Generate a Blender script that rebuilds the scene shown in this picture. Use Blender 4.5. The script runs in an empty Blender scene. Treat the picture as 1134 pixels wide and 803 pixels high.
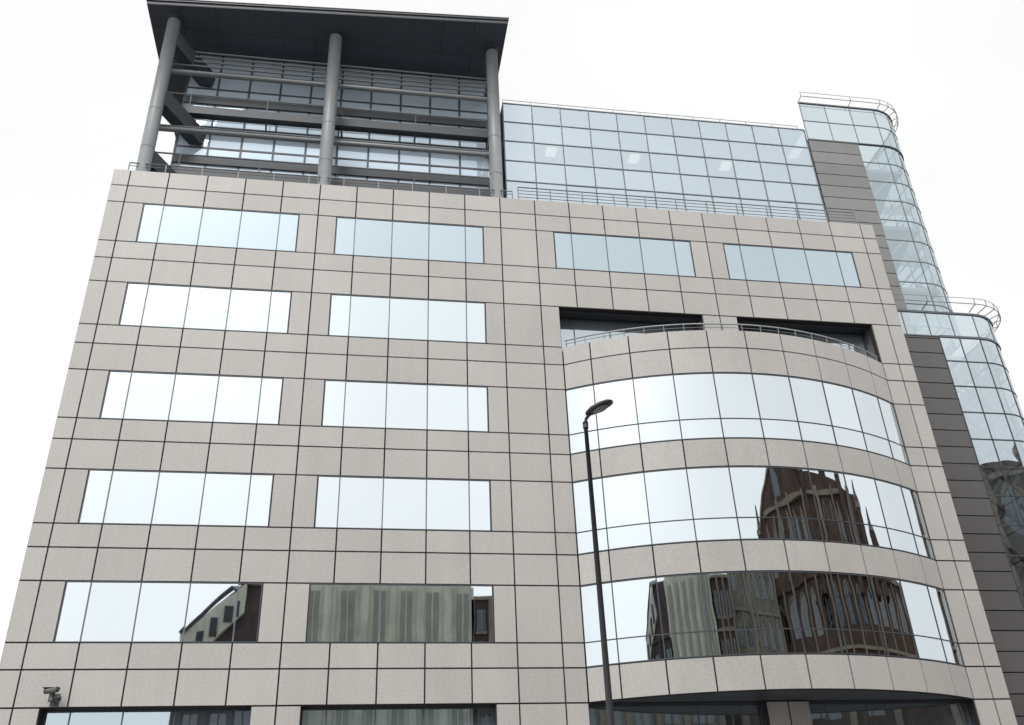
import bpy, math, random
from mathutils import Vector, Matrix
random.seed(7)
sc=bpy.context.scene
col=sc.collection
rad=math.radians
# ------------------------------------------------------------------ materials
def newmat(name):
    m=bpy.data.materials.new(name); m.use_nodes=True
    nt=m.node_tree; b=nt.nodes['Principled BSDF']; return m,nt,b
def N(nt,t,**k):
    n=nt.nodes.new(t)
    for a,v in k.items(): setattr(n,a,v)
    return n
def stone_mat(name,base,var=.10,speck=.12,rough=.45,stain=.12,spec=.35,bump=.0012,fine=22):
    m,nt,b=newmat(name); L=nt.links.new
    tc=N(nt,'ShaderNodeTexCoord'); geo=N(nt,'ShaderNodeNewGeometry')
    n1=N(nt,'ShaderNodeTexNoise'); n1.inputs['Scale'].default_value=fine; n1.inputs['Detail'].default_value=6; n1.inputs['Roughness'].default_value=.8
    n2=N(nt,'ShaderNodeTexNoise'); n2.inputs['Scale'].default_value=.35; n2.inputs['Detail'].default_value=5
    mp=N(nt,'ShaderNodeMapping'); mp.inputs['Scale'].default_value=(1.6,1.6,.22)
    n3=N(nt,'ShaderNodeTexNoise'); n3.inputs['Scale'].default_value=1.2; n3.inputs['Detail'].default_value=4
    L(tc.outputs['Object'],n1.inputs['Vector']);L(tc.outputs['Object'],n2.inputs['Vector'])
    L(tc.outputs['Object'],mp.inputs['Vector']);L(mp.outputs[0],n3.inputs['Vector'])
    def term(src,amp,off=.5):
        a=N(nt,'ShaderNodeMath',operation='SUBTRACT');L(src,a.inputs[0]);a.inputs[1].default_value=off
        c=N(nt,'ShaderNodeMath',operation='MULTIPLY');L(a.outputs[0],c.inputs[0]);c.inputs[1].default_value=amp
        return c.outputs[0]
    ts=[term(geo.outputs['Random Per Island'],var),term(n1.outputs[0],speck*4),term(n2.outputs[0],stain*2),term(n3.outputs[0],stain*1.5)]
    s=None
    for t in ts:
        a=N(nt,'ShaderNodeMath',operation='ADD');L(t,a.inputs[0])
        if s is None: a.inputs[1].default_value=1
        else: L(s,a.inputs[1])
        s=a.outputs[0]
    mx=N(nt,'ShaderNodeVectorMath',operation='SCALE'); mx.inputs[0].default_value=base
    L(s,mx.inputs['Scale']);L(mx.outputs[0],b.inputs['Base Color'])
    b.inputs['Roughness'].default_value=rough
    b.inputs['Specular IOR Level'].default_value=spec
    bm=N(nt,'ShaderNodeBump');bm.inputs['Distance'].default_value=bump;L(n1.outputs[0],bm.inputs['Height']);L(bm.outputs[0],b.inputs['Normal'])
    return m
def plain(name,base,rough=.5,metal=0.,noise=.15,scale=3.,emit=0):
    m,nt,b=newmat(name);L=nt.links.new
    tc=N(nt,'ShaderNodeTexCoord');n=N(nt,'ShaderNodeTexNoise');n.inputs['Scale'].default_value=scale;n.inputs['Detail'].default_value=5
    L(tc.outputs['Object'],n.inputs['Vector'])
    mr=N(nt,'ShaderNodeMapRange');mr.inputs['To Min'].default_value=1-noise;mr.inputs['To Max'].default_value=1+noise
    L(n.outputs[0],mr.inputs['Value'])
    v=N(nt,'ShaderNodeVectorMath',operation='SCALE');v.inputs[0].default_value=base;L(mr.outputs[0],v.inputs['Scale'])
    L(v.outputs[0],b.inputs['Base Color']);b.inputs['Roughness'].default_value=rough;b.inputs['Metallic'].default_value=metal
    if emit:
        b.inputs['Emission Color'].default_value=tuple(base)+(1,);b.inputs['Emission Strength'].default_value=emit
    return m
def mirror(name,tint,dist=.004,scale=.5,rough=.015,see=0.,var=.08,pale_mix=0.,pale_col=(.5,.56,.6),detail=0.5):
    m,nt,b=newmat(name);L=nt.links.new
    tc=N(nt,'ShaderNodeTexCoord');n=N(nt,'ShaderNodeTexNoise');n.inputs['Scale'].default_value=scale;n.inputs['Detail'].default_value=detail
    L(tc.outputs['Object'],n.inputs['Vector'])
    bm=N(nt,'ShaderNodeBump');bm.inputs['Distance'].default_value=dist;bm.inputs['Strength'].default_value=1
    L(n.outputs[0],bm.inputs['Height'])
    geo=N(nt,'ShaderNodeNewGeometry')
    mr=N(nt,'ShaderNodeMapRange');mr.inputs['To Min'].default_value=1-var;mr.inputs['To Max'].default_value=1+var*.5
    L(geo.outputs['Random Per Island'],mr.inputs['Value'])
    v=N(nt,'ShaderNodeVectorMath',operation='SCALE');v.inputs[0].default_value=tint;L(mr.outputs[0],v.inputs['Scale'])
    L(v.outputs[0],b.inputs['Base Color']);b.inputs['Metallic'].default_value=1;b.inputs['Roughness'].default_value=rough
    L(bm.outputs[0],b.inputs['Normal'])
    out=nt.nodes['Material Output'];src=b.outputs[0]
    if pale_mix>0:  # pale diffuse mixed into the glass colour to brighten it; no real blinds
        d=N(nt,'ShaderNodeBsdfDiffuse');d.inputs[0].default_value=tuple(pale_col)+(1,)
        mx=N(nt,'ShaderNodeMixShader');mx.inputs[0].default_value=pale_mix;L(src,mx.inputs[1]);L(d.outputs[0],mx.inputs[2]);src=mx.outputs[0]
    if see>0:
        t=N(nt,'ShaderNodeBsdfTransparent');t.inputs[0].default_value=(.84,.9,.92,1)
        mx=N(nt,'ShaderNodeMixShader');mx.inputs[0].default_value=see
        L(src,mx.inputs[1]);L(t.outputs[0],mx.inputs[2]);src=mx.outputs[0]
    L(src,out.inputs[0])
    return m
STONE=stone_mat('granite_cladding',(.460,.445,.424),var=.09,speck=.20,stain=.10,fine=15)
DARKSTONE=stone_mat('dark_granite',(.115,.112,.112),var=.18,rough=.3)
MIDSTONE=stone_mat('grey_granite',(.225,.228,.225),var=.15,rough=.35)
JOINT=plain('joint_sealant',(.036,.030,.031),.9)  # dark brown, lifted slightly to imitate haze
FRAME=plain('dark_frame',(.055,.063,.078),.45)
FRAMEW=plain('window_mullion',(.12,.145,.17),.4)
FRAMEB=plain('bay_mullion',(.045,.055,.068),.6)
FRAMEL=plain('grey_frame',(.12,.14,.16),.4)
FRAMET=plain('tower_frame',(.17,.195,.215),.4)
GLASS=mirror('reflective_glass',(.595,.645,.67),dist=.006)
GLASSB_=mirror('dull_sky_tint_glass',(.55,.61,.64))  # tint lowered to imitate duller sky reflected in the second row down
GLASSA=mirror('blue_sky_tint_glass',(.43,.50,.545),pale_mix=.12,pale_col=(.45,.52,.58))  # darker blue tint imitates the dimmer sky reflected in the top row
GLASSB=mirror('curved_reflective_glass',(.585,.64,.668),dist=.008,scale=.6,detail=1.2)
GLASSP=mirror('penthouse_glass',(.53,.60,.655),dist=.004,see=.13,pale_mix=.30,pale_col=(.68,.78,.87))  # pale diffuse share makes the panes look brighter
GLASST=mirror('tower_glass',(.47,.55,.59),dist=.010,see=.34)
GLASSTL=mirror('lower_tower_glass',(.50,.57,.61),dist=.014,see=.22,detail=1.2)
GLASSL=mirror('loggia_glass',(.42,.50,.56),dist=.0015,pale_mix=.6,pale_col=(.70,.82,.94),var=.3)  # pale blue diffuse brightens panes that mirror the dark soffit
GLASST2=mirror('terrace_glass',(.5,.56,.6),dist=.004,pale_mix=.3)
GLASSD=mirror('dark_glass',(.14,.15,.16),dist=.006)  # dark tinted mirror glass
STEEL=plain('painted_steel',(.22,.23,.24),.5,.0)
COLM=plain('column_paint',(.22,.235,.245),.45)
PALE=plain('pale_steel',(.36,.39,.41),.4,.0)
DARK=plain('dark_steel',(.048,.054,.064),.5)  # near-black lifted a little to stand in for haze
SOFFIT=stone_mat('canopy_soffit',(.078,.088,.11),var=.05,speck=.02,rough=.5)
WHITE=plain('white_paint',(.7,.71,.7),.5)
LITE=plain('lit_ceiling_fitting',(1,.84,.62),.5,emit=1.5)
LAMPM=plain('lamp_paint',(.055,.057,.065),.5)
CAMG=plain('camera_grey',(.06,.06,.065),.4)
CAMH=plain('camera_housing',(.13,.13,.13),.4)
INNER=plain('interior_plaster',(.35,.37,.38),.8)
# ------------------------------------------------------------------ mesh helpers
class MB:
    def __init__(s): s.v=[];s.f=[];s.m=[];s.mats=[];s.sm=[]
    def mi(s,mat):
        if mat not in s.mats: s.mats.append(mat)
        return s.mats.index(mat)
    def face(s,pts,mat,smooth=False):
        i=len(s.v);s.v+= [tuple(p) for p in pts];s.f.append(tuple(range(i,i+len(pts))));s.m.append(s.mi(mat));s.sm.append(smooth)
    def mesh(s,verts,faces,mat,smooth=False):
        i=len(s.v);s.v+=[tuple(p) for p in verts];k=s.mi(mat)
        for f in faces: s.f.append(tuple(i+a for a in f));s.m.append(k);s.sm.append(smooth)
    def box(s,a,b,mat):
        x0,y0,z0=a;x1,y1,z1=b
        s.mesh([(x0,y0,z0),(x1,y0,z0),(x1,y1,z0),(x0,y1,z0),(x0,y0,z1),(x1,y0,z1),(x1,y1,z1),(x0,y1,z1)],
          [(0,3,2,1),(4,5,6,7),(0,1,5,4),(1,2,6,5),(2,3,7,6),(3,0,4,7)],mat)
    def prism(s,xa,xb,ya_a,ya_b,yb,z0,z1,mat):
        s.mesh([(xa,ya_a,z0),(xb,ya_b,z0),(xb,yb,z0),(xa,yb,z0),(xa,ya_a,z1),(xb,ya_b,z1),(xb,yb,z1),(xa,yb,z1)],
          [(0,3,2,1),(4,5,6,7),(0,1,5,4),(1,2,6,5),(2,3,7,6),(3,0,4,7)],mat)
    def beam(s,p,q,w,h,mat):
        p=Vector(p);q=Vector(q);d=(q-p).normalized();up=Vector((0,0,1))
        if abs(d.z)>.95: up=Vector((0,1,0))
        r=d.cross(up).normalized()*w/2;u=r.cross(d).normalized()*h/2
        vs=[p-r-u,p+r-u,p+r+u,p-r+u,q-r-u,q+r-u,q+r+u,q-r+u]
        s.mesh(vs,[(0,1,2,3),(7,6,5,4),(0,4,5,1),(1,5,6,2),(2,6,7,3),(3,7,4,0)],mat)
    def tube(s,pts,r,mat,n=8,close=False):
        pts=[Vector(p) for p in pts];rr=r if isinstance(r,(list,tuple)) else [r]*len(pts)
        vs=[];fs=[]
        for i,p in enumerate(pts):
            a=pts[max(0,i-1)];b=pts[min(len(pts)-1,i+1)];d=(b-a).normalized()
            up=Vector((0,0,1)) if abs(d.z)<.9 else Vector((0,1,0))
            x=d.cross(up).normalized();y=d.cross(x).normalized()
            for k in range(n):
                t=2*math.pi*k/n;vs.append(p+x*math.cos(t)*rr[i]+y*math.sin(t)*rr[i])
        for i in range(len(pts)-1):
            for k in range(n):
                fs.append((i*n+k,i*n+(k+1)%n,(i+1)*n+(k+1)%n,(i+1)*n+k))
        fs.append(tuple(range(n)));fs.append(tuple((len(pts)-1)*n+k for k in reversed(range(n))))
        s.mesh(vs,fs,mat,True)
    def obj(s,name,parent=None,**props):
        me=bpy.data.meshes.new(name);me.from_pydata(s.v,[],s.f)
        for m in s.mats: me.materials.append(m)
        me.polygons.foreach_set('material_index',s.m);me.polygons.foreach_set('use_smooth',s.sm)
        me.update()
        o=bpy.data.objects.new(name,me);col.objects.link(o)
        if parent: o.parent=parent
        for k,v in props.items(): o[k]=v
        return o
def empty(name,loc=(0,0,0),**props):
    o=bpy.data.objects.new(name,None);o.location=loc;o.empty_display_size=1;col.objects.link(o)
    for k,v in props.items(): o[k]=v
    return o
# ------------------------------------------------------------------ building constants
M=1.5;H=3.80;HW=1.91;C1=.80;C2=1.09
ZE=9.05
def zb(r): return ZE+H*r          # r: E=0 D=1 C=2 B=3 A=4 F=-1 G=-2
TOP=27.82;XL=-.65;XR=32.15
G=.052
building=empty('office_building',label="grey granite office block with reflective glass and bowed front",category="office building")
W=MB()
levels=[0,zb(-2)]
for r in range(-2,5):
    levels+= [zb(r)+HW, zb(r)+HW+(C2 if r<4 else .84)]
    if r<4: levels.append(zb(r+1))
levels.append(TOP)
levels=sorted(set(round(v,4) for v in levels))
ops={}
for r in range(-2,5):
    k=round(zb(r),4)
    if r==3 or r==4 or r<0: ops[k]=[(.5,4.5),(5.5,9.5),(11.5,15.5),(16.5,20.5)]
    else: ops[k]=[(.5,4.5),(5.5,9.5)]
BAYZ0=7.16;BAYZ1=zb(3)
for a,b in zip(levels[:-1],levels[1:]):
    op=ops.get(a,[])
    inbay=(a>=BAYZ0-.01 and b<=BAYZ1+.01)
    cuts=[XL/M]+list(range(0,22))+[XR/M]
    ex=[]
    for o in op: ex+=list(o)
    if inbay: ex+=[11.5,20.5]
    cuts=sorted(set(cuts+ex))
    for c,d in zip(cuts[:-1],cuts[1:]):
        mid=(c+d)/2
        if any(o[0]<mid<o[1] for o in op): continue
        if inbay and 11.5<mid<20.5: continue
        dz=random.uniform(-.0015,.0015)
        W.box((c*M+G/2,dz,a+G/2),(d*M-G/2,.06,b-G/2),STONE)
        W.box((c*M-.001,.062,a-.001),(d*M+.001,.30,b+.001),JOINT)
for a,b in zip(levels[:-1],levels[1:]):
    W.box((XR-.05,.32,a+G/2),(XR,1.45,b-G/2),STONE)
W.obj('wall',building)
Bm=MB()
Bm.box((XL+.03,.31,TOP-.9),(XR-.06,16,TOP-.35),JOINT)
Bm.box((XL+.03,15.5,0),(XR-.06,16,TOP-.9),JOINT)
Bm.box((XL+.03,.31,0),(XL+.3,15.5,TOP-.9),JOINT)
Bm.obj('roof',building)
# windows -------------------------------------------------------------
def window(j0,j1,z0,z1,y,mat,parent,trans=(),frm=FRAMEW,edge=FRAME,fw=.04,name='window'):
    g=MB();f=MB()
    xs=[j0*M]+[k*M for k in range(math.ceil(j0+.01),math.floor(j1-.01)+1)]+[j1*M]
    zs=[z0]+list(trans)+[z1]
    for a,b in zip(xs[:-1],xs[1:]):
        for c,d in zip(zs[:-1],zs[1:]):
            t1=random.uniform(-1,1)*.0035;t2=random.uniform(-1,1)*.003
            g.face([(a+.01,y-t1-t2,c+.01),(b-.01,y+t1-t2,c+.01),(b-.01,y+t1+t2,d-.01),(a+.01,y-t1+t2,d-.01)],mat)
    g.box((xs[0]-.001,y+.03,z0-.001),(xs[-1]+.001,y+.06,z1+.001),JOINT)
    for i,x in enumerate(xs):
        w=fw
        if i==0: f.box((x,y-.022,z0),(x+w*.8,y+.025,z1),edge)
        elif i==len(xs)-1: f.box((x-w*.8,y-.022,z0),(x,y+.025,z1),edge)
        else: f.box((x-w/2,y-.018,z0+.002),(x+w/2,y+.022,z1-.002),frm)
    f.box((xs[0]+.001,y-.024,z0+.001),(xs[-1]-.001,y+.02,z0+.035),edge)
    f.box((xs[0]+.001,y-.024,z1-.035),(xs[-1]-.001,y+.02,z1-.001),edge)
    for t in trans: f.box((xs[0]+.003,y-.02,t-.025),(xs[-1]-.003,y+.018,t+.025),frm)
    o=g.obj(name,parent)
    f.obj('frame',o)
    return o
for r in (0,1,2,3,4):
    for j0,j1 in ((.5,4.5),(5.5,9.5)):
        window(j0,j1,zb(r),zb(r)+HW,.025,{4:GLASSA,3:GLASSB_}.get(r,GLASS),building)
for j0,j1 in ((11.5,15.5),(16.5,20.5)):
    window(j0,j1,zb(4),zb(4)+HW,.025,GLASSA,building)
for r in (-1,-2):
    for j0,j1 in ((.5,4.5),(5.5,9.5),(11.5,15.5),(16.5,20.5)):
        window(j0,j1,zb(r),zb(r)+HW,.45,GLASSA,building)
lin=MB()
for r in (-1,-2):
    for j0,j1 in ((.5,4.5),(5.5,9.5),(11.5,15.5),(16.5,20.5)):
        a,b=j0*M,j1*M
        lin.box((a-.1,.3,zb(r)+HW+.003),(b+.1,.65,zb(r)+HW+.1),DARK)
        lin.box((a-.1,.3,zb(r)-.1),(b+.1,.65,zb(r)-.003),DARK)
        lin.box((a-.1,.3,zb(r)),(a-.003,.65,zb(r)+HW),DARK);lin.box((b+.003,.3,zb(r)),(b+.1,.65,zb(r)+HW),DARK)
lin.obj('reveal',building)
RZ0,RZ1=zb(3),zb(3)+HW
T=MB();TB=.85
for j0,j1 in ((11.5,15.5),(16.5,20.5)):
    a,b=j0*M,j1*M
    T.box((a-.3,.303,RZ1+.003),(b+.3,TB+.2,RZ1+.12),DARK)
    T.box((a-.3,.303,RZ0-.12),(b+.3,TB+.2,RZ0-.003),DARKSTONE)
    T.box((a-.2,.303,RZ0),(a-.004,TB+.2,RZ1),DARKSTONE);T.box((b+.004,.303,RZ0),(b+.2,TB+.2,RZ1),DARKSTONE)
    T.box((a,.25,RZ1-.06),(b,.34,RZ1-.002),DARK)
T.obj('terrace',building)
for j0,j1 in ((11.5,15.5),(16.5,20.5)):
    window(j0,j1,RZ0,RZ1,TB,GLASST2,building)
# ------------------------------------------------------------------ bowed bay
SG=1.9;A=6.75;XC=24.0
RB=(A*A+SG*SG)/2/SG;TH=math.asin(A/RB);YC=RB*math.cos(TH)
def arc(t,r=RB): return (XC+r*math.sin(t),YC-r*math.cos(t))
js=[-TH]+[k*M/RB for k in range(-4,5)]+[TH]
B=MB()
def curved(mb,t0,t1,z0,z1,mat,r0,r1,n=5,smooth=True):
    vs=[];fs=[]
    for i in range(n+1):
        t=t0+(t1-t0)*i/n
        xo,yo=arc(t,r0);vs+=[(xo,yo,z0),(xo,yo,z1)]
    for i in range(n): fs.append((2*i,2*i+2,2*i+3,2*i+1))
    mb.mesh(vs,fs,mat,smooth)
    v2=[];f2=[]
    for i in range(n+1):
        t=t0+(t1-t0)*i/n
        xo,yo=arc(t,r0);xi,yi=arc(t,r1)
        v2+=[(xo,yo,z0),(xo,yo,z1),(xi,yi,z0),(xi,yi,z1)]
    for i in range(n):
        q=4*i
        f2+=[(q,q+2,q+6,q+4),(q+1,q+5,q+7,q+3)]
    f2+=[(0,1,3,2),(4*n,4*n+2,4*n+3,4*n+1)]
    mb.mesh(v2,f2,mat,False)
bz=[(BAYZ0,zb(0)-C1)]
for r in (0,1): bz.append((zb(r)+HW,zb(r)+HW+C2))
bz+=[(zb(2)+HW,zb(2)+HW+C2),(zb(2)+HW+C2,zb(3))]
for z0,z1 in bz:
    for i in range(len(js)-1):
        g=G/2/RB
        curved(B,js[i]+g,js[i+1]-g,z0+G/2,z1-G/2,STONE,RB,RB-.06)
curved(B,-TH,TH,BAYZ0+.01,BAYZ1-.01,JOINT,RB-.062,RB-.2,n=30,smooth=False)
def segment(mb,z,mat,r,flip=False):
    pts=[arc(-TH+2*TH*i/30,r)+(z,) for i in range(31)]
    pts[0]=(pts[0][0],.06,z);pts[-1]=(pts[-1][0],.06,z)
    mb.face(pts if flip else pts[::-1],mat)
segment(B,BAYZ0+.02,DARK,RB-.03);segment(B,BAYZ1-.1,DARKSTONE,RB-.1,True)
bay=B.obj('bay_front',building,label="bowed granite and glass front bay")
for r in (0,1,2):
    g=MB();f=MB()
    for i in range(len(js)-1):
        for (z0,z1) in ((zb(r)-C1,zb(r)),(zb(r),zb(r)+HW)):
            dr=random.uniform(-.002,.002)
            vs=[];fs=[];n=8
            for k in range(n+1):
                t=js[i]+(js[i+1]-js[i])*k/n
                x,y=arc(t,RB-.02+dr);vs+=[(x,y,z0+.01),(x,y,z1-.01)]
            for k in range(n): fs.append((2*k,2*k+2,2*k+3,2*k+1))
            g.mesh(vs,fs,GLASSB,True)
    for i,t in enumerate(js):
        hw=.02/RB
        curved(f,max(-TH,t-hw),min(TH,t+hw),zb(r)-C1+.002,zb(r)+HW-.002,FRAMEB,RB-.005,RB-.04,n=1,smooth=False)
    for zc,h in ((zb(r)-C1+.02,.04),(zb(r),.036),(zb(r)+HW-.02,.04)):
        curved(f,-TH,TH,zc-h/2,zc+h/2,FRAMEB,RB-.003,RB-.04,n=40,smooth=False)
    g.obj('window',bay);f.obj('frame',bay)
rl=MB()
rr_=RB-.12
for zz,ra in ((BAYZ1+.34,.03),(BAYZ1+.18,.012)):
    rl.tube([arc(-TH*.99+2*TH*.99*i/44,rr_)+(zz,) for i in range(45)],ra,PALE if ra>.02 else STEEL,6)
for i in range(19):
    t=-TH*.98+2*TH*.98*i/18;x,y=arc(t,rr_)
    rl.box((x-.013,y-.013,BAYZ1-.09),(x+.013,y+.013,BAYZ1+.34),STEEL)
rl.obj('balcony_railing',building)
def railing(x0,x1,y,z0,hs,step=1.5,name='parapet_railing'):
    r=MB()
    for i,h in enumerate(hs):
        r.tube([(x0,y,z0+h),(x1,y,z0+h)],.026 if i==0 else .016,STEEL,6)
    n=max(1,round((x1-x0)/step))
    for i in range(n+1):
        x=x0+(x1-x0)*i/n
        r.box((x-.02,y-.02,z0-.4),(x+.02,y+.02,z0+hs[0]),STEEL)
    return r.obj(name,building)
railing(XL+.3,15.7,.75,TOP,(1.02,.86))
railing(15.9,31.7,.45,TOP,(1.02,.84,.66,.48,.30),1.5)
# ------------------------------------------------------------------ loggia
def column(x,y,z0,z1,r):
    c=MB();c.tube([(x,y,z0),(x,y,z1)],r,COLM,24)
    for zz in (z0+2.4,z0+4.6,z0+7.2): c.tube([(x,y,zz-.02),(x,y,zz+.02)],r+.006,STEEL,24)
    c.tube([(x,y,z1-.25),(x,y,z1-.002)],[r+.002,r+.06],DARK,20)
    return c.obj('column',building)
CZ=38.0
for x in (.15,7.55,15.05): column(x,1.0,TOP-.35,CZ,.29)
cn=MB()
cy1=14
def cy0(x): return .3+(x+1.0)/16.6*(-.95)
nx=11
for i in range(nx):
    xa=-1.0+16.6*i/nx;xb=-1.0+16.6*(i+1)/nx
    cn.prism(xa+.006,xb-.006,cy0(xa)+.01,cy0(xb)+.01,1.494,CZ,CZ+.03,SOFFIT)
    for k in range(2):
        cn.box((xa+.006,1.506+k*1.3,CZ),(xb-.006,1.494+(k+1)*1.3,CZ+.03),SOFFIT)
xa,xb=-1.0,15.6
cn.prism(xa,xb,cy0(xa),cy0(xb),cy1,CZ+.032,CZ+.2,DARK)
cn.prism(xa-.04,xb+.04,cy0(xa)-.06,cy0(xb)-.06,cy1+.01,CZ+.202,CZ+.30,DARK)
cn.prism(xa-.07,xb+.07,cy0(xa)-.09,cy0(xb)-.09,cy1+.01,CZ+.302,CZ+.33,STEEL)
cn.obj('canopy_roof',building)
def glaze_flat(x0,x1,y,zs,mat,frm,name,step=1.5,fw=.05,parent=None):
    g=MB();f=MB();n=round((x1-x0)/step);xs=[x0+(x1-x0)*i/n for i in range(n+1)]
    for a,b in zip(xs[:-1],xs[1:]):
        for c,d in zip(zs[:-1],zs[1:]):
            t1=random.uniform(-1,1)*.004;t2=random.uniform(-1,1)*.004
            g.face([(a+.01,y-t1-t2,c+.01),(b-.01,y+t1-t2,c+.01),(b-.01,y+t1+t2,d-.01),(a+.01,y-t1+t2,d-.01)],mat)
    for x in xs: f.box((x-fw/2,y-.03,zs[0]),(x+fw/2,y+.05,zs[-1]),frm)
    for c in zs: f.box((x0,y-.025,c-fw/2),(x1,y+.045,c+fw/2),frm)
    o=g.obj(name,parent or building);f.obj('frame',o);return o
zl=[27.5,28.6,29.9,31.1,32.0,33.3,34.5,35.7,36.8,CZ-.02]
glaze_flat(.7,15.1,3.0,zl,GLASSL,FRAME,'loggia_glazing',1.39,.09)
lg=MB()
lg.box((.7,3.3,27.5),(15.1,12,CZ),INNER)
for zz in (31.1,34.8): lg.box((.7,2.9,zz-.12),(15.1,2.96,zz+.28),DARK)
def bars(z0,n,dz,y,r,mat,x0=.4):
    for i in range(n): lg.tube([(x0,y,z0+i*dz),(14.9,y,z0+i*dz)],r,mat,6)
bars(36.0,4,.30,1.9,.05,STEEL,.1)
lg.tube([(.1,1.7,35.3),(14.95,1.7,35.3)],.12,COLM,10)
lg.tube([(.1,1.7,31.75),(14.95,1.7,31.75)],.12,COLM,10)
bars(32.15,1,.3,1.9,.04,STEEL,.1)
for zz in (33.5,29.85):
    lg.box((.1,2.15,zz-.22),(15.02,2.3,zz+.22),DARK)
    lg.box((1.2,2.45,zz),(15.0,2.75,zz+.05),DARK)
    lg.tube([(.1,2.2,zz+.95),(15.0,2.2,zz+.95)],.04,COLM,6)
    for i in range(5):
        x=1.2+13.7*i/4
        lg.box((x-.025,2.18,zz+.15),(x+.025,2.23,zz+.95),DARK)
        lg.beam((x,2.2,zz-.05),(x,2.95,zz-.7),.07,.12,DARK)
for x in (.15,7.55,15.05):
    for zz in (36.7,33.0,29.4):
        if x<1: lg.beam((x+.05,1.1,zz),(x+1.55,3.1,zz-.5),.55,.85,DARK)
        else: lg.beam((x,1.2,zz),(x,3.0,zz),.28,.45,DARK)
lg.obj('louvre_screen',building)
# ------------------------------------------------------------------ penthouse glass box
zs=[27.6]+[28.9+1.27*i for i in range(6)]+[36.5]
glaze_flat(15.85,31.95,3.0,zs,GLASSP,FRAMEL,'penthouse_glazing',1.5,.055)
pi=MB()
pi.box((15.9,6.5,27.5),(31.9,6.7,36.3),INNER)
pi.box((15.9,3.2,30.6),(31.9,6.49,31.0),INNER);pi.box((15.9,3.2,34.3),(31.9,6.49,34.6),INNER)
pi.box((15.85,3.05,36.52),(31.95,12,36.62),PALE)
pi.box((15.85,6.71,27.5),(16.0,12,36.5),INNER)
pi.obj('penthouse_interior',building)
for xx in (18.1,27.3,22.4):
    pl=MB();pl.box((xx,3.5,34.2),(xx+.5,4.1,34.295),LITE);pl.obj('ceiling_light',building)
rp=MB();rp.tube([(15.9,3.3,37.05),(31.8,3.3,37.05)],.016,STEEL,6)
for i in range(12):
    x=15.9+15.9*i/11;rp.box((x-.01,3.285,36.6),(x+.01,3.315,37.05),STEEL)
rp.obj('roof_railing',building)
# ------------------------------------------------------------------ stair tower
tower=MB()
def strip(x0,x1,y,z0,z1,h=.95,mat=DARKSTONE):
    z=z0
    while z<z1-.01:
        t=min(z+h,z1)
        tower.box((x0+.01,y,z+.022),(x1-.01,y+.05,t-.022),mat)
        z=t
    tower.box((x0,y+.052,z0),(x1,y+.3,z1),JOINT)
strip(32.0,34.8,2.9,0,35.8,.76,MIDSTONE)
LT=22.94
strip(32.2,34.9,1.5,0,LT,.76)
tower.box((32.0,3.21,0),(34.7,9,35.7),DARKSTONE)
tower.box((32.16,1.81,0),(34.8,3.2,LT-.1),DARKSTONE)
tw=tower.obj('stair_tower',building,label="dark granite and curved glass stair tower")
def profile(x0,xc,y,r,yb,n=9,flat=1.3):
    p=[];k=max(1,round((xc-x0)/flat))
    for i in range(k): p.append((x0+(xc-x0)*i/k,y))
    for i in range(n+1):
        t=math.pi/2*i/n;p.append((xc+r*math.sin(t),y+r-r*math.cos(t)))
    m=max(1,round((yb-y-r)/1.3))
    for i in range(1,m+1): p.append((xc+r,y+r+(yb-y-r)*i/m))
    return p,k,n
def glaze_prof(x0,xc,y,r,yb,zs,mat,name,fw=.045,parent=tw,frm=FRAMET):
    p,k,n=profile(x0,xc,y,r,yb)
    g=MB();f=MB()
    for c,d in zip(zs[:-1],zs[1:]):
        vs=[]
        for (px,py) in p: vs+=[(px,py,c+.01),(px,py,d-.01)]
        for i in range(len(p)-1):
            if not (i>=k and i<k+n): g.face([vs[2*i],vs[2*i+2],vs[2*i+3],vs[2*i+1]],mat)
        g.mesh(vs[2*k:2*(k+n)+2],[(2*i,2*i+2,2*i+3,2*i+1) for i in range(n)],mat,True)
        for i in range(len(p)-1): f.beam(p[i]+(c,),p[i+1]+(c,),.04,fw,frm)
    for i in range(len(p)-1): f.beam(p[i]+(zs[-1],),p[i+1]+(zs[-1],),.09,fw*1.8,FRAMEL)
    for i,(px,py) in enumerate(p):
        if i<=k or i>=k+n or (i-k)%3==0: f.box((px-.02,py-.02,zs[0]),(px+.02,py+.02,zs[-1]),frm)
    o=g.obj(name,parent);f.obj('frame',parent)
    return o
zu=[24.4+1.267*i for i in range(10)]
glaze_prof(34.8,36.3,2.95,1.9,9,zu[:-1]+[35.8],GLASST,'glazing')
glaze_prof(32.0,36.3,2.9,1.9,9,[35.8,37.1,38.4],GLASST,'glazing')
glaze_prof(34.9,36.9,1.5,1.9,9,[0.13+1.267*i for i in range(18)]+[LT],GLASSTL,'glazing',fw=.055,frm=FRAME)
glaze_prof(32.2,36.9,1.49,1.9,9,[LT,24.2],GLASSTL,'glazing',fw=.055,frm=FRAMET)
def ring(x0,xc,y,r,yb,z,off):
    R_=MB();p,k,n=profile(x0,xc,y-off,r+off,yb,12)
    for h,ra in ((.0,.022),(.3,.015)):
        R_.tube([q+(z+h,) for q in p],ra,PALE,6)
    pin,_,_=profile(x0,xc,y+.1,r-.1,yb,12)
    for i in range(0,len(p),2):
        a=p[i]+(z+.3,);b=pin[min(i,len(pin)-1)]+(z-.1,)
        R_.beam(a,p[i]+(z-.03,),.025,.025,STEEL);R_.beam(p[i]+(z,),b,.025,.035,STEEL)
    return R_.obj('ring_railing',tw)
ring(32.0,36.3,2.9,1.9,9,38.55,.35);ring(32.2,36.9,1.5,1.9,9,24.5,.45)
st=MB()
z=.3;flip=False
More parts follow.
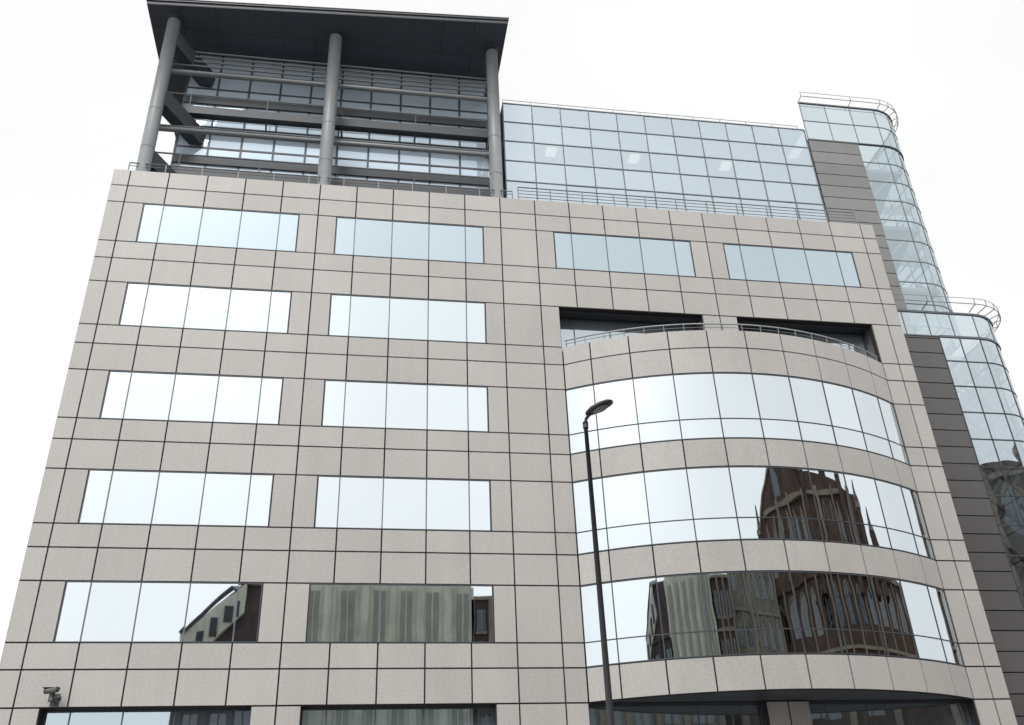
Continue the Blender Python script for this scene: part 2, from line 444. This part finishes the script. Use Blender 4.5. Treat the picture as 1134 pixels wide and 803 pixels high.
while z<36:
    ya,yb_=(4.3,8.2) if not flip else (8.2,4.3)
    xa=35.4 if not flip else 36.6
    if z<22 or z>24: 
        st.beam((xa,ya,z),(xa,yb_,z+1.9),1.05,.22,WHITE)
        st.beam((xa+.5,ya,z+1.0),(xa+.5,yb_,z+2.9),.05,.07,WHITE)
    st.box((34.95,(8.2 if not flip else 3.5),z+1.8),(37.3,(8.9 if not flip else 4.3),z+2.0),WHITE)
    # white diagonal bracing just behind the curved glass
    st.beam((35.1,3.35,z),(36.9,3.6,z+1.85),.09,.12,WHITE);st.beam((36.9,3.6,z+.05),(37.8,5.6,z+1.85),.09,.12,WHITE)
    if z<21:
        st.beam((35.1,1.9,z),(36.9,1.9,z+1.85),.10,.14,WHITE);st.beam((36.9,1.9,z),(35.1,1.9,z+1.85),.08,.10,PALE)
        st.beam((36.9,1.95,z+.05),(38.3,3.4,z+1.85),.10,.14,WHITE)
    z+=1.9;flip=not flip
st.obj('staircase',tw)
# ------------------------------------------------------------------ street lamp
lamp=empty('street_lamp',(13.38,-17,0),label="tall dark grey street lamp with angled single lantern",category="street lamp")
p=MB();p.tube([(0,0,0),(0,0,1.6)],.09,LAMPM,14);p.tube([(0,0,1.6),(0,0,1.72),(0,0,8.52)],[.09,.058,.034],LAMPM,14)
p.obj('pole',lamp)
p=MB();p.tube([(0,0,8.42),(0,0,8.53)],.048,LAMPM,12);p.tube([(0,0,8.50),(.01,-.02,8.58),(.04,-.05,8.62),(.07,-.09,8.64)],.028,LAMPM,8);p.obj('arm',lamp)
def lantern():
    h=MB();n=12;k_=.92;secs=[(0,.04,.05),(.05,.08,.07),(.17,.12,.095),(.36,.13,.09),(.50,.105,.065),(.57,.05,.03)]
    secs=[(a*k_,b*k_,c*k_) for a,b,c in secs]
    d=Vector((.58,-.66,.12)).normalized();s_=Vector((.75,.66,0)).normalized();u=d.cross(s_)
    if u.z<0:u=-u
    o=Vector((.02,-.05,8.645));vs=[];fs=[]
    for (t,w,hh) in secs:
        for k in range(n):
            a=2*math.pi*k/n
            vs.append(o+d*t+s_*w*math.cos(a)+u*hh*(math.sin(a) if math.sin(a)>0 else .35*math.sin(a)))
    for i in range(len(secs)-1):
        for k in range(n): fs.append((i*n+k,i*n+(k+1)%n,(i+1)*n+(k+1)%n,(i+1)*n+k))
    fs.append(tuple(range(n)));fs.append(tuple((len(secs)-1)*n+k for k in reversed(range(n))))
    h.mesh(vs,fs,LAMPM,True)
    ob=h.obj('lamp_head',lamp)
    g=MB();vs=[]
    for k in range(14):
        a=2*math.pi*k/14;vs.append(o+d*(.29+.15*math.cos(a))+s_*.08*math.sin(a)-u*.03)
    v2=[v-u*.03-(v-(o+d*.29))*.2 for v in vs]
    g.mesh(vs+v2,[(k,(k+1)%14,14+(k+1)%14,14+k) for k in range(14)]+[tuple(range(14,28))],plain('lamp_bowl',(.3,.3,.29),.2),True)
    g.obj('lamp_bowl',ob)
lantern()
# ------------------------------------------------------------------ security camera
cc=empty('security_camera',(1.12,0,7.40),label="dark grey pan and tilt security camera on wall bracket",category="security camera")
b=MB();b.box((-.12,-.03,-.2),(.12,-.003,.15),CAMG);b.beam((0,-.03,-.05),(0,-.38,-.02),.08,.08,CAMG);b.tube([(0,-.38,-.14),(0,-.38,.1)],.085,CAMG,12);b.obj('bracket',cc)
b=MB();b.tube([(-.22,-.38,.15),(.14,-.48,.18)],.085,CAMH,12);b.box((-.27,-.50,.232),(.18,-.30,.25),CAMG);b.obj('housing',cc)
b=MB();b.tube([(.14,-.48,.18),(.18,-.491,.184)],.065,DARK,12);b.obj('lens',cc)
b=MB();b.tube([(.2,-.40,-.1),(.2,-.48,-.02)],.085,DARK,12);b.tube([(.0,-.38,-.06),(.2,-.40,-.06)],.03,CAMG,8);b.obj('floodlight',cc)
# ------------------------------------------------------------------ ground
def sheet(name,x0,x1,y0,y1,z,mat,**k):
    s=MB();s.face([(x0,y0,z),(x1,y0,z),(x1,y1,z),(x0,y1,z)],mat);o=s.obj(name);o['kind']='structure';return o
ASPH=plain('asphalt',(.05,.05,.052),.9,scale=8);PAVE=stone_mat('paving',(.26,.25,.24),rough=.8)
sheet('ground',-900,900,-900,900,-.02,plain('ground_tarmac',(.09,.09,.085),.95,scale=.4))
sheet('road',-300,300,-28,-17.5,-.01,ASPH)
for nm,a,b_ in (('pavement',-17.5,-.0),('pavement',-45,-28)):
    s=MB();s.box((-300,a+.15,-.015),(300,b_-.15 if b_<0 else b_,.11),PAVE)
    if b_<0: s.box((-300,b_-.148,-.015),(300,b_,.115),DARKSTONE)
    else: s.box((-300,a,-.015),(300,a+.148,.115),DARKSTONE)
    s.obj(nm)['kind']='structure'
lm=MB()
for i in range(-30,30): lm.face([(i*6,-22.8,-.006),(i*6+3,-22.8,-.006),(i*6+3,-22.68,-.006),(i*6,-22.68,-.006)],WHITE)
lm.obj('road_marking')['kind']='structure'
# ------------------------------------------------------------------ buildings across the street (seen reflected)
BRICK=stone_mat('red_brick',(.098,.064,.052),var=.1,speck=.35,stain=.7,rough=.85,fine=1.6)
BROWN=stone_mat('brown_brick',(.085,.062,.062),var=.1,speck=.3,stain=.6,rough=.85,fine=2.)
OLIVE=stone_mat('pale_concrete',(.60,.59,.50),var=.1,speck=.15,stain=.4,rough=.8,fine=1.5)
OLIVED=plain('green_grey_glazing',(.32,.33,.285),.5,noise=.4,scale=.6)
SAND=stone_mat('carved_sandstone',(.27,.225,.18),var=.2,speck=.2,stain=.5,rough=.85,fine=2.)
GREENST=stone_mat('weathered_sandstone',(.22,.21,.17),var=.2,speck=.35,stain=.8,rough=.85,fine=1.5)
SLATE=stone_mat('slate',(.05,.052,.06),rough=.6)
def block(name,label,w,d,h,loc,rot,wallm,trim,floors,bays,gothic=False,profile_pts=None,winw=.55,glassm=None,bands=True,tall=(.25,.72),fin=.25):
    e=empty(name,loc,label=label,category="building");e.rotation_euler=(0,0,rot);glassm=glassm or GLASSD
    w_=MB()
    if profile_pts:
        f=[(x,0,z) for x,z in profile_pts];bk=[(x,-d,z) for x,z in profile_pts];n=len(f)
        w_.mesh(f+bk,[tuple(range(n)),tuple(reversed(range(n,2*n)))]+[(i,i+n,(i+1)%n+n,(i+1)%n) for i in range(n)],wallm)
    else: w_.box((0,-d,0),(w,0,h),wallm)
    fh=h/floors;bw=w/bays
    if bands:
        for k in range(1,floors+1): w_.box((-.1,.003,fh*k-.35),(w+.1,.25,fh*k-.05),trim)
    for i in range(bays+1): w_.box((i*bw-fin,.003,0),(i*bw+fin,.35,h-.36),trim)
    w_.obj('wall',e)
    for k in range(floors):
        for i in range(bays):
            g=MB()
            xa=i*bw+bw*(1-winw)/2;xb=xa+bw*winw;za=k*fh+tall[0]*fh;zt=k*fh+tall[1]*fh;xm=(xa+xb)/2
            if gothic:
                pts=[(xa,.02,za),(xb,.02,za),(xb,.02,zt-.3),(xm+(xb-xm)*.6,.02,zt+.25),(xm,.02,zt+.6),(xm-(xm-xa)*.6,.02,zt+.25),(xa,.02,zt-.3)]
                g.face(pts,glassm)
                ar=[pts[2],pts[3],pts[4],pts[5],pts[6]]
                for a,b_ in zip(ar[:-1],ar[1:]): g.beam((a[0],.1,a[2]),(b_[0],.1,b_[2]),.2,.22,trim)
                g.box((xm-.08,.025,za),(xm+.08,.12,zt+.3),trim)
            else:
                g.box((xa,-.0,za),(xb,.02,zt),glassm);g.box((xa-.1,.003,za-.2),(xb+.1,.15,za-.003),trim);g.box((xm-.05,.021,za),(xm+.05,.08,zt),trim)
            g.obj('window',e)
    return e
e1=block('gabled_building',"dark brown brick building with sloping gable end",8.2,12,20,(-3.1,-45,0),0,BROWN,SLATE,5,4,profile_pts=[(0,0),(8.2,0),(8.2,24.4),(3.4,24.4),(0,20.4)])
gc=MB()
gc.mesh([(-.35,.05,17.6),(3.9,.05,21.9),(3.9,.05,24.5),(-.35,.05,20.4),(-.35,.5,17.6),(3.9,.5,21.9),(3.9,.5,24.5),(-.35,.5,20.4)],[(4,5,6,7),(0,3,2,1),(0,1,5,4),(2,3,7,6),(1,2,6,5),(3,0,4,7)],OLIVE)
gc.beam((-.4,.35,20.45),(3.3,.35,24.55),.5,.22,SLATE);gc.beam((3.3,.25,24.5),(5.2,.25,24.5),.5,.25,PALE)
for k in range(4): gc.box((.05+k*.95,.52,18.6+k*.98),(.6+k*.95,.6,19.9+k*1.0),SLATE)
gc.obj('coping',e1)
e2=block('concrete_office_building',"pale olive concrete office block with vertical piers",14.0,14,24.7,(5.3,-45,0),0,OLIVE,OLIVE,3,6,winw=.42,glassm=OLIVED,bands=False,tall=(.05,.90),fin=.3)
e5=block('brick_warehouse_building',"dark purple brown brick building with sandstone bands",5.2,14,23.6,(19.4,-45,0),0,BROWN,SAND,6,3,winw=.45)
e4=block('stone_commercial_building',"weathered brown stone commercial building",14.5,14,25.6,(24.9,-46,0),0,GREENST,SAND,6,6,gothic=True,winw=.5)
e6=block('brick_side_building',"dark red brick building beside the stair tower",26,12,33,(80,2,0),math.pi/2,BRICK,SAND,7,9,gothic=True,winw=.45)
ang=rad(43)
GW=52
nrm=Vector((-math.sin(ang),math.cos(ang),0));tang=Vector((math.cos(ang),math.sin(ang),0))
ctr=Vector((24,-2,0))-nrm*46
o0=ctr-tang*25
e3=block('gothic_hall',"red brick gothic revival hall with gables and pinnacles",GW,16,24,tuple(o0),ang,BRICK,SAND,4,13,gothic=True,winw=.5)
gp=MB()
ZG=24
gp.mesh([(-3,.3,ZG-.5),(44,.3,ZG-.5),(40.5,.3,29.5),(35,.3,31.5),(23,.3,32.6),(12.5,.3,36.2),(3.0,.3,29.5),(-3,-11,ZG-.5),(44,-11,ZG-.5),(40.5,-11,29.5),(35,-11,31.5),(23,-11,32.6),(12.5,-11,36.2),(3.0,-11,29.5)],
  [(0,1,2,3,4,5,6),(13,12,11,10,9,8,7),(6,5,12,13),(5,4,11,12),(4,3,10,11),(3,2,9,10),(2,1,8,9),(0,6,13,7)],BRICK)
gp.beam((3,.4,29.6),(12.5,.4,36.3),.5,.35,SAND);gp.beam((23,.4,32.7),(12.5,.4,36.3),.5,.35,SAND)
for k in range(12):
    x=6.5+k*2.7
    gp.mesh([(x-.65,.32,ZG+1),(x+.65,.32,ZG+1),(x+.65,.32,ZG+4.2),(x,.32,ZG+5.6),(x-.65,.32,ZG+4.2)],[(0,1,2,3,4)],GLASSD)
    gp.beam((x-.7,.4,ZG+4.2),(x,.4,ZG+5.8),.2,.25,SAND);gp.beam((x+.7,.4,ZG+4.2),(x,.4,ZG+5.8),.2,.25,SAND)
    if k%2: gp.box((x+1.05,.33,ZG),(x+1.6,.9,ZG+7),SAND)
gp.box((6,.33,ZG+6.3),(36,.7,ZG+6.7),SAND)
gp.mesh([(11.4,.33,ZG+7.2),(13.6,.33,ZG+7.2),(13.6,.33,ZG+9),(12.5,.33,ZG+10.4),(11.4,.33,ZG+9)],[(0,1,2,3,4)],GLASSD)
gab=[(-3,7,28),(26,8,34.5),(43,6,28)]
for x0,w,h in gab:
    gp.mesh([(x0,.45,ZG-.5),(x0+w,.45,ZG-.5),(x0+w*.58,.45,h-.5),(x0+w/2,.45,h),(x0+w*.42,.45,h-.5),(x0,-12,ZG-.5),(x0+w,-12,ZG-.5),(x0+w*.58,-12,h-.5),(x0+w/2,-12,h),(x0+w*.42,-12,h-.5)],
      [(0,1,2,3,4),(9,8,7,6,5),(0,4,9,5),(4,3,8,9),(3,2,7,8),(2,1,6,7)],BRICK)
for q,hh in ((3,30.),(22.5,33),(35.5,32.4),(38.5,31.),(41.5,30),(45,28)):
    gp.box((q-.7,-.7,ZG-2),(q+.7,.95,hh),BRICK);gp.box((q-.8,-.8,hh-.6),(q+.8,1.05,hh-.2),SAND);gp.tube([(q,0,hh),(q,0,hh+2.)],[.8,.15],SLATE,8)
gp.box((28,-15,ZG),(45,-8,33.6),BRICK)
gp.mesh([(0,.0,ZG+.01),(GW,.0,ZG+.01),(GW,-8,ZG+4),(0,-8,ZG+4),(0,-16,ZG+.01),(GW,-16,ZG+.01)],[(0,1,2,3),(3,2,5,4),(0,3,4),(1,5,2)],SLATE)
gp.obj('roof',e3)
# ------------------------------------------------------------------ world + sun
wd=bpy.data.worlds.new("World");sc.world=wd;wd.use_nodes=True
nt=wd.node_tree;nt.nodes.clear();L=nt.links.new
sky=N(nt,'ShaderNodeTexSky');sky.sky_type='NISHITA';sky.sun_disc=False
SE,SR=rad(48),rad(205)
sky.sun_elevation=SE;sky.sun_rotation=SR;sky.air_density=1.5;sky.dust_density=4
hs=N(nt,'ShaderNodeHueSaturation');hs.inputs['Saturation'].default_value=.12;L(sky.outputs[0],hs.inputs['Color'])
bg=N(nt,'ShaderNodeBackground');bg.inputs['Strength'].default_value=.05;L(hs.outputs[0],bg.inputs[0])
tc=N(nt,'ShaderNodeTexCoord');sp=N(nt,'ShaderNodeSeparateXYZ');L(tc.outputs['Generated'],sp.inputs[0])
cr=N(nt,'ShaderNodeValToRGB');L(sp.outputs['Z'],cr.inputs[0])
e=cr.color_ramp.elements
e[0].position=0;e[0].color=(.97,.98,1.0,1);e[1].position=1;e[1].color=(.97,.97,.96,1)
for pz,c in ((.30,(.97,.98,.99)),(.42,(1.0,1.0,.995)),(.60,(.955,.96,.95))):
    q=e.new(pz);q.color=c+(1,)
nz=N(nt,'ShaderNodeTexNoise');nz.inputs['Scale'].default_value=2.2;nz.inputs['Detail'].default_value=5;L(tc.outputs['Generated'],nz.inputs['Vector'])
mr=N(nt,'ShaderNodeMapRange');mr.inputs['From Min'].default_value=.3;mr.inputs['From Max'].default_value=.7;mr.inputs['To Min'].default_value=.95;mr.inputs['To Max'].default_value=1.05;L(nz.outputs[0],mr.inputs[0])
my=N(nt,'ShaderNodeMapRange');my.inputs['From Min'].default_value=-.3;my.inputs['From Max'].default_value=.5;my.inputs['To Min'].default_value=1.0;my.inputs['To Max'].default_value=.88;L(sp.outputs['Y'],my.inputs[0])
mm=N(nt,'ShaderNodeMath',operation='MULTIPLY');L(mr.outputs[0],mm.inputs[0]);L(my.outputs[0],mm.inputs[1])
bg2=N(nt,'ShaderNodeBackground');L(cr.outputs[0],bg2.inputs[0]);L(mm.outputs[0],bg2.inputs['Strength'])
ad=N(nt,'ShaderNodeAddShader');L(bg.outputs[0],ad.inputs[0]);L(bg2.outputs[0],ad.inputs[1])
wo=N(nt,'ShaderNodeOutputWorld');L(ad.outputs[0],wo.inputs[0])
sl=bpy.data.lights.new('sun','SUN');sl.energy=1.5;sl.angle=rad(20);sl.color=(1,.985,.965)
so=bpy.data.objects.new('sun',sl);col.objects.link(so)
sd=Vector((math.sin(SR)*math.cos(SE),math.cos(SR)*math.cos(SE),math.sin(SE)))
so.rotation_euler=(-sd).to_track_quat('-Z','Y').to_euler()
# ------------------------------------------------------------------ camera
yaw,pitch,roll=.17718,.5263,-.04283
f=Vector((math.sin(yaw)*math.cos(pitch),math.cos(yaw)*math.cos(pitch),math.sin(pitch)))
r=Vector((math.cos(yaw),-math.sin(yaw),0));u=r.cross(f)
r2=r*math.cos(roll)+u*math.sin(roll);u2=-r*math.sin(roll)+u*math.cos(roll)
cd=bpy.data.cameras.new('camera');cd.sensor_width=36;cd.lens=1037.43/1134*36;cd.clip_end=3000;cd.clip_start=.1
co=bpy.data.objects.new('camera',cd);col.objects.link(co)
mt=Matrix((( r2.x,u2.x,-f.x,9.75116),(r2.y,u2.y,-f.y,-30.58786),(r2.z,u2.z,-f.z,1.6),(0,0,0,1)))
co.matrix_world=mt;sc.camera=co
sc.view_settings.view_transform='Standard';sc.view_settings.look='None';sc.view_settings.exposure=0
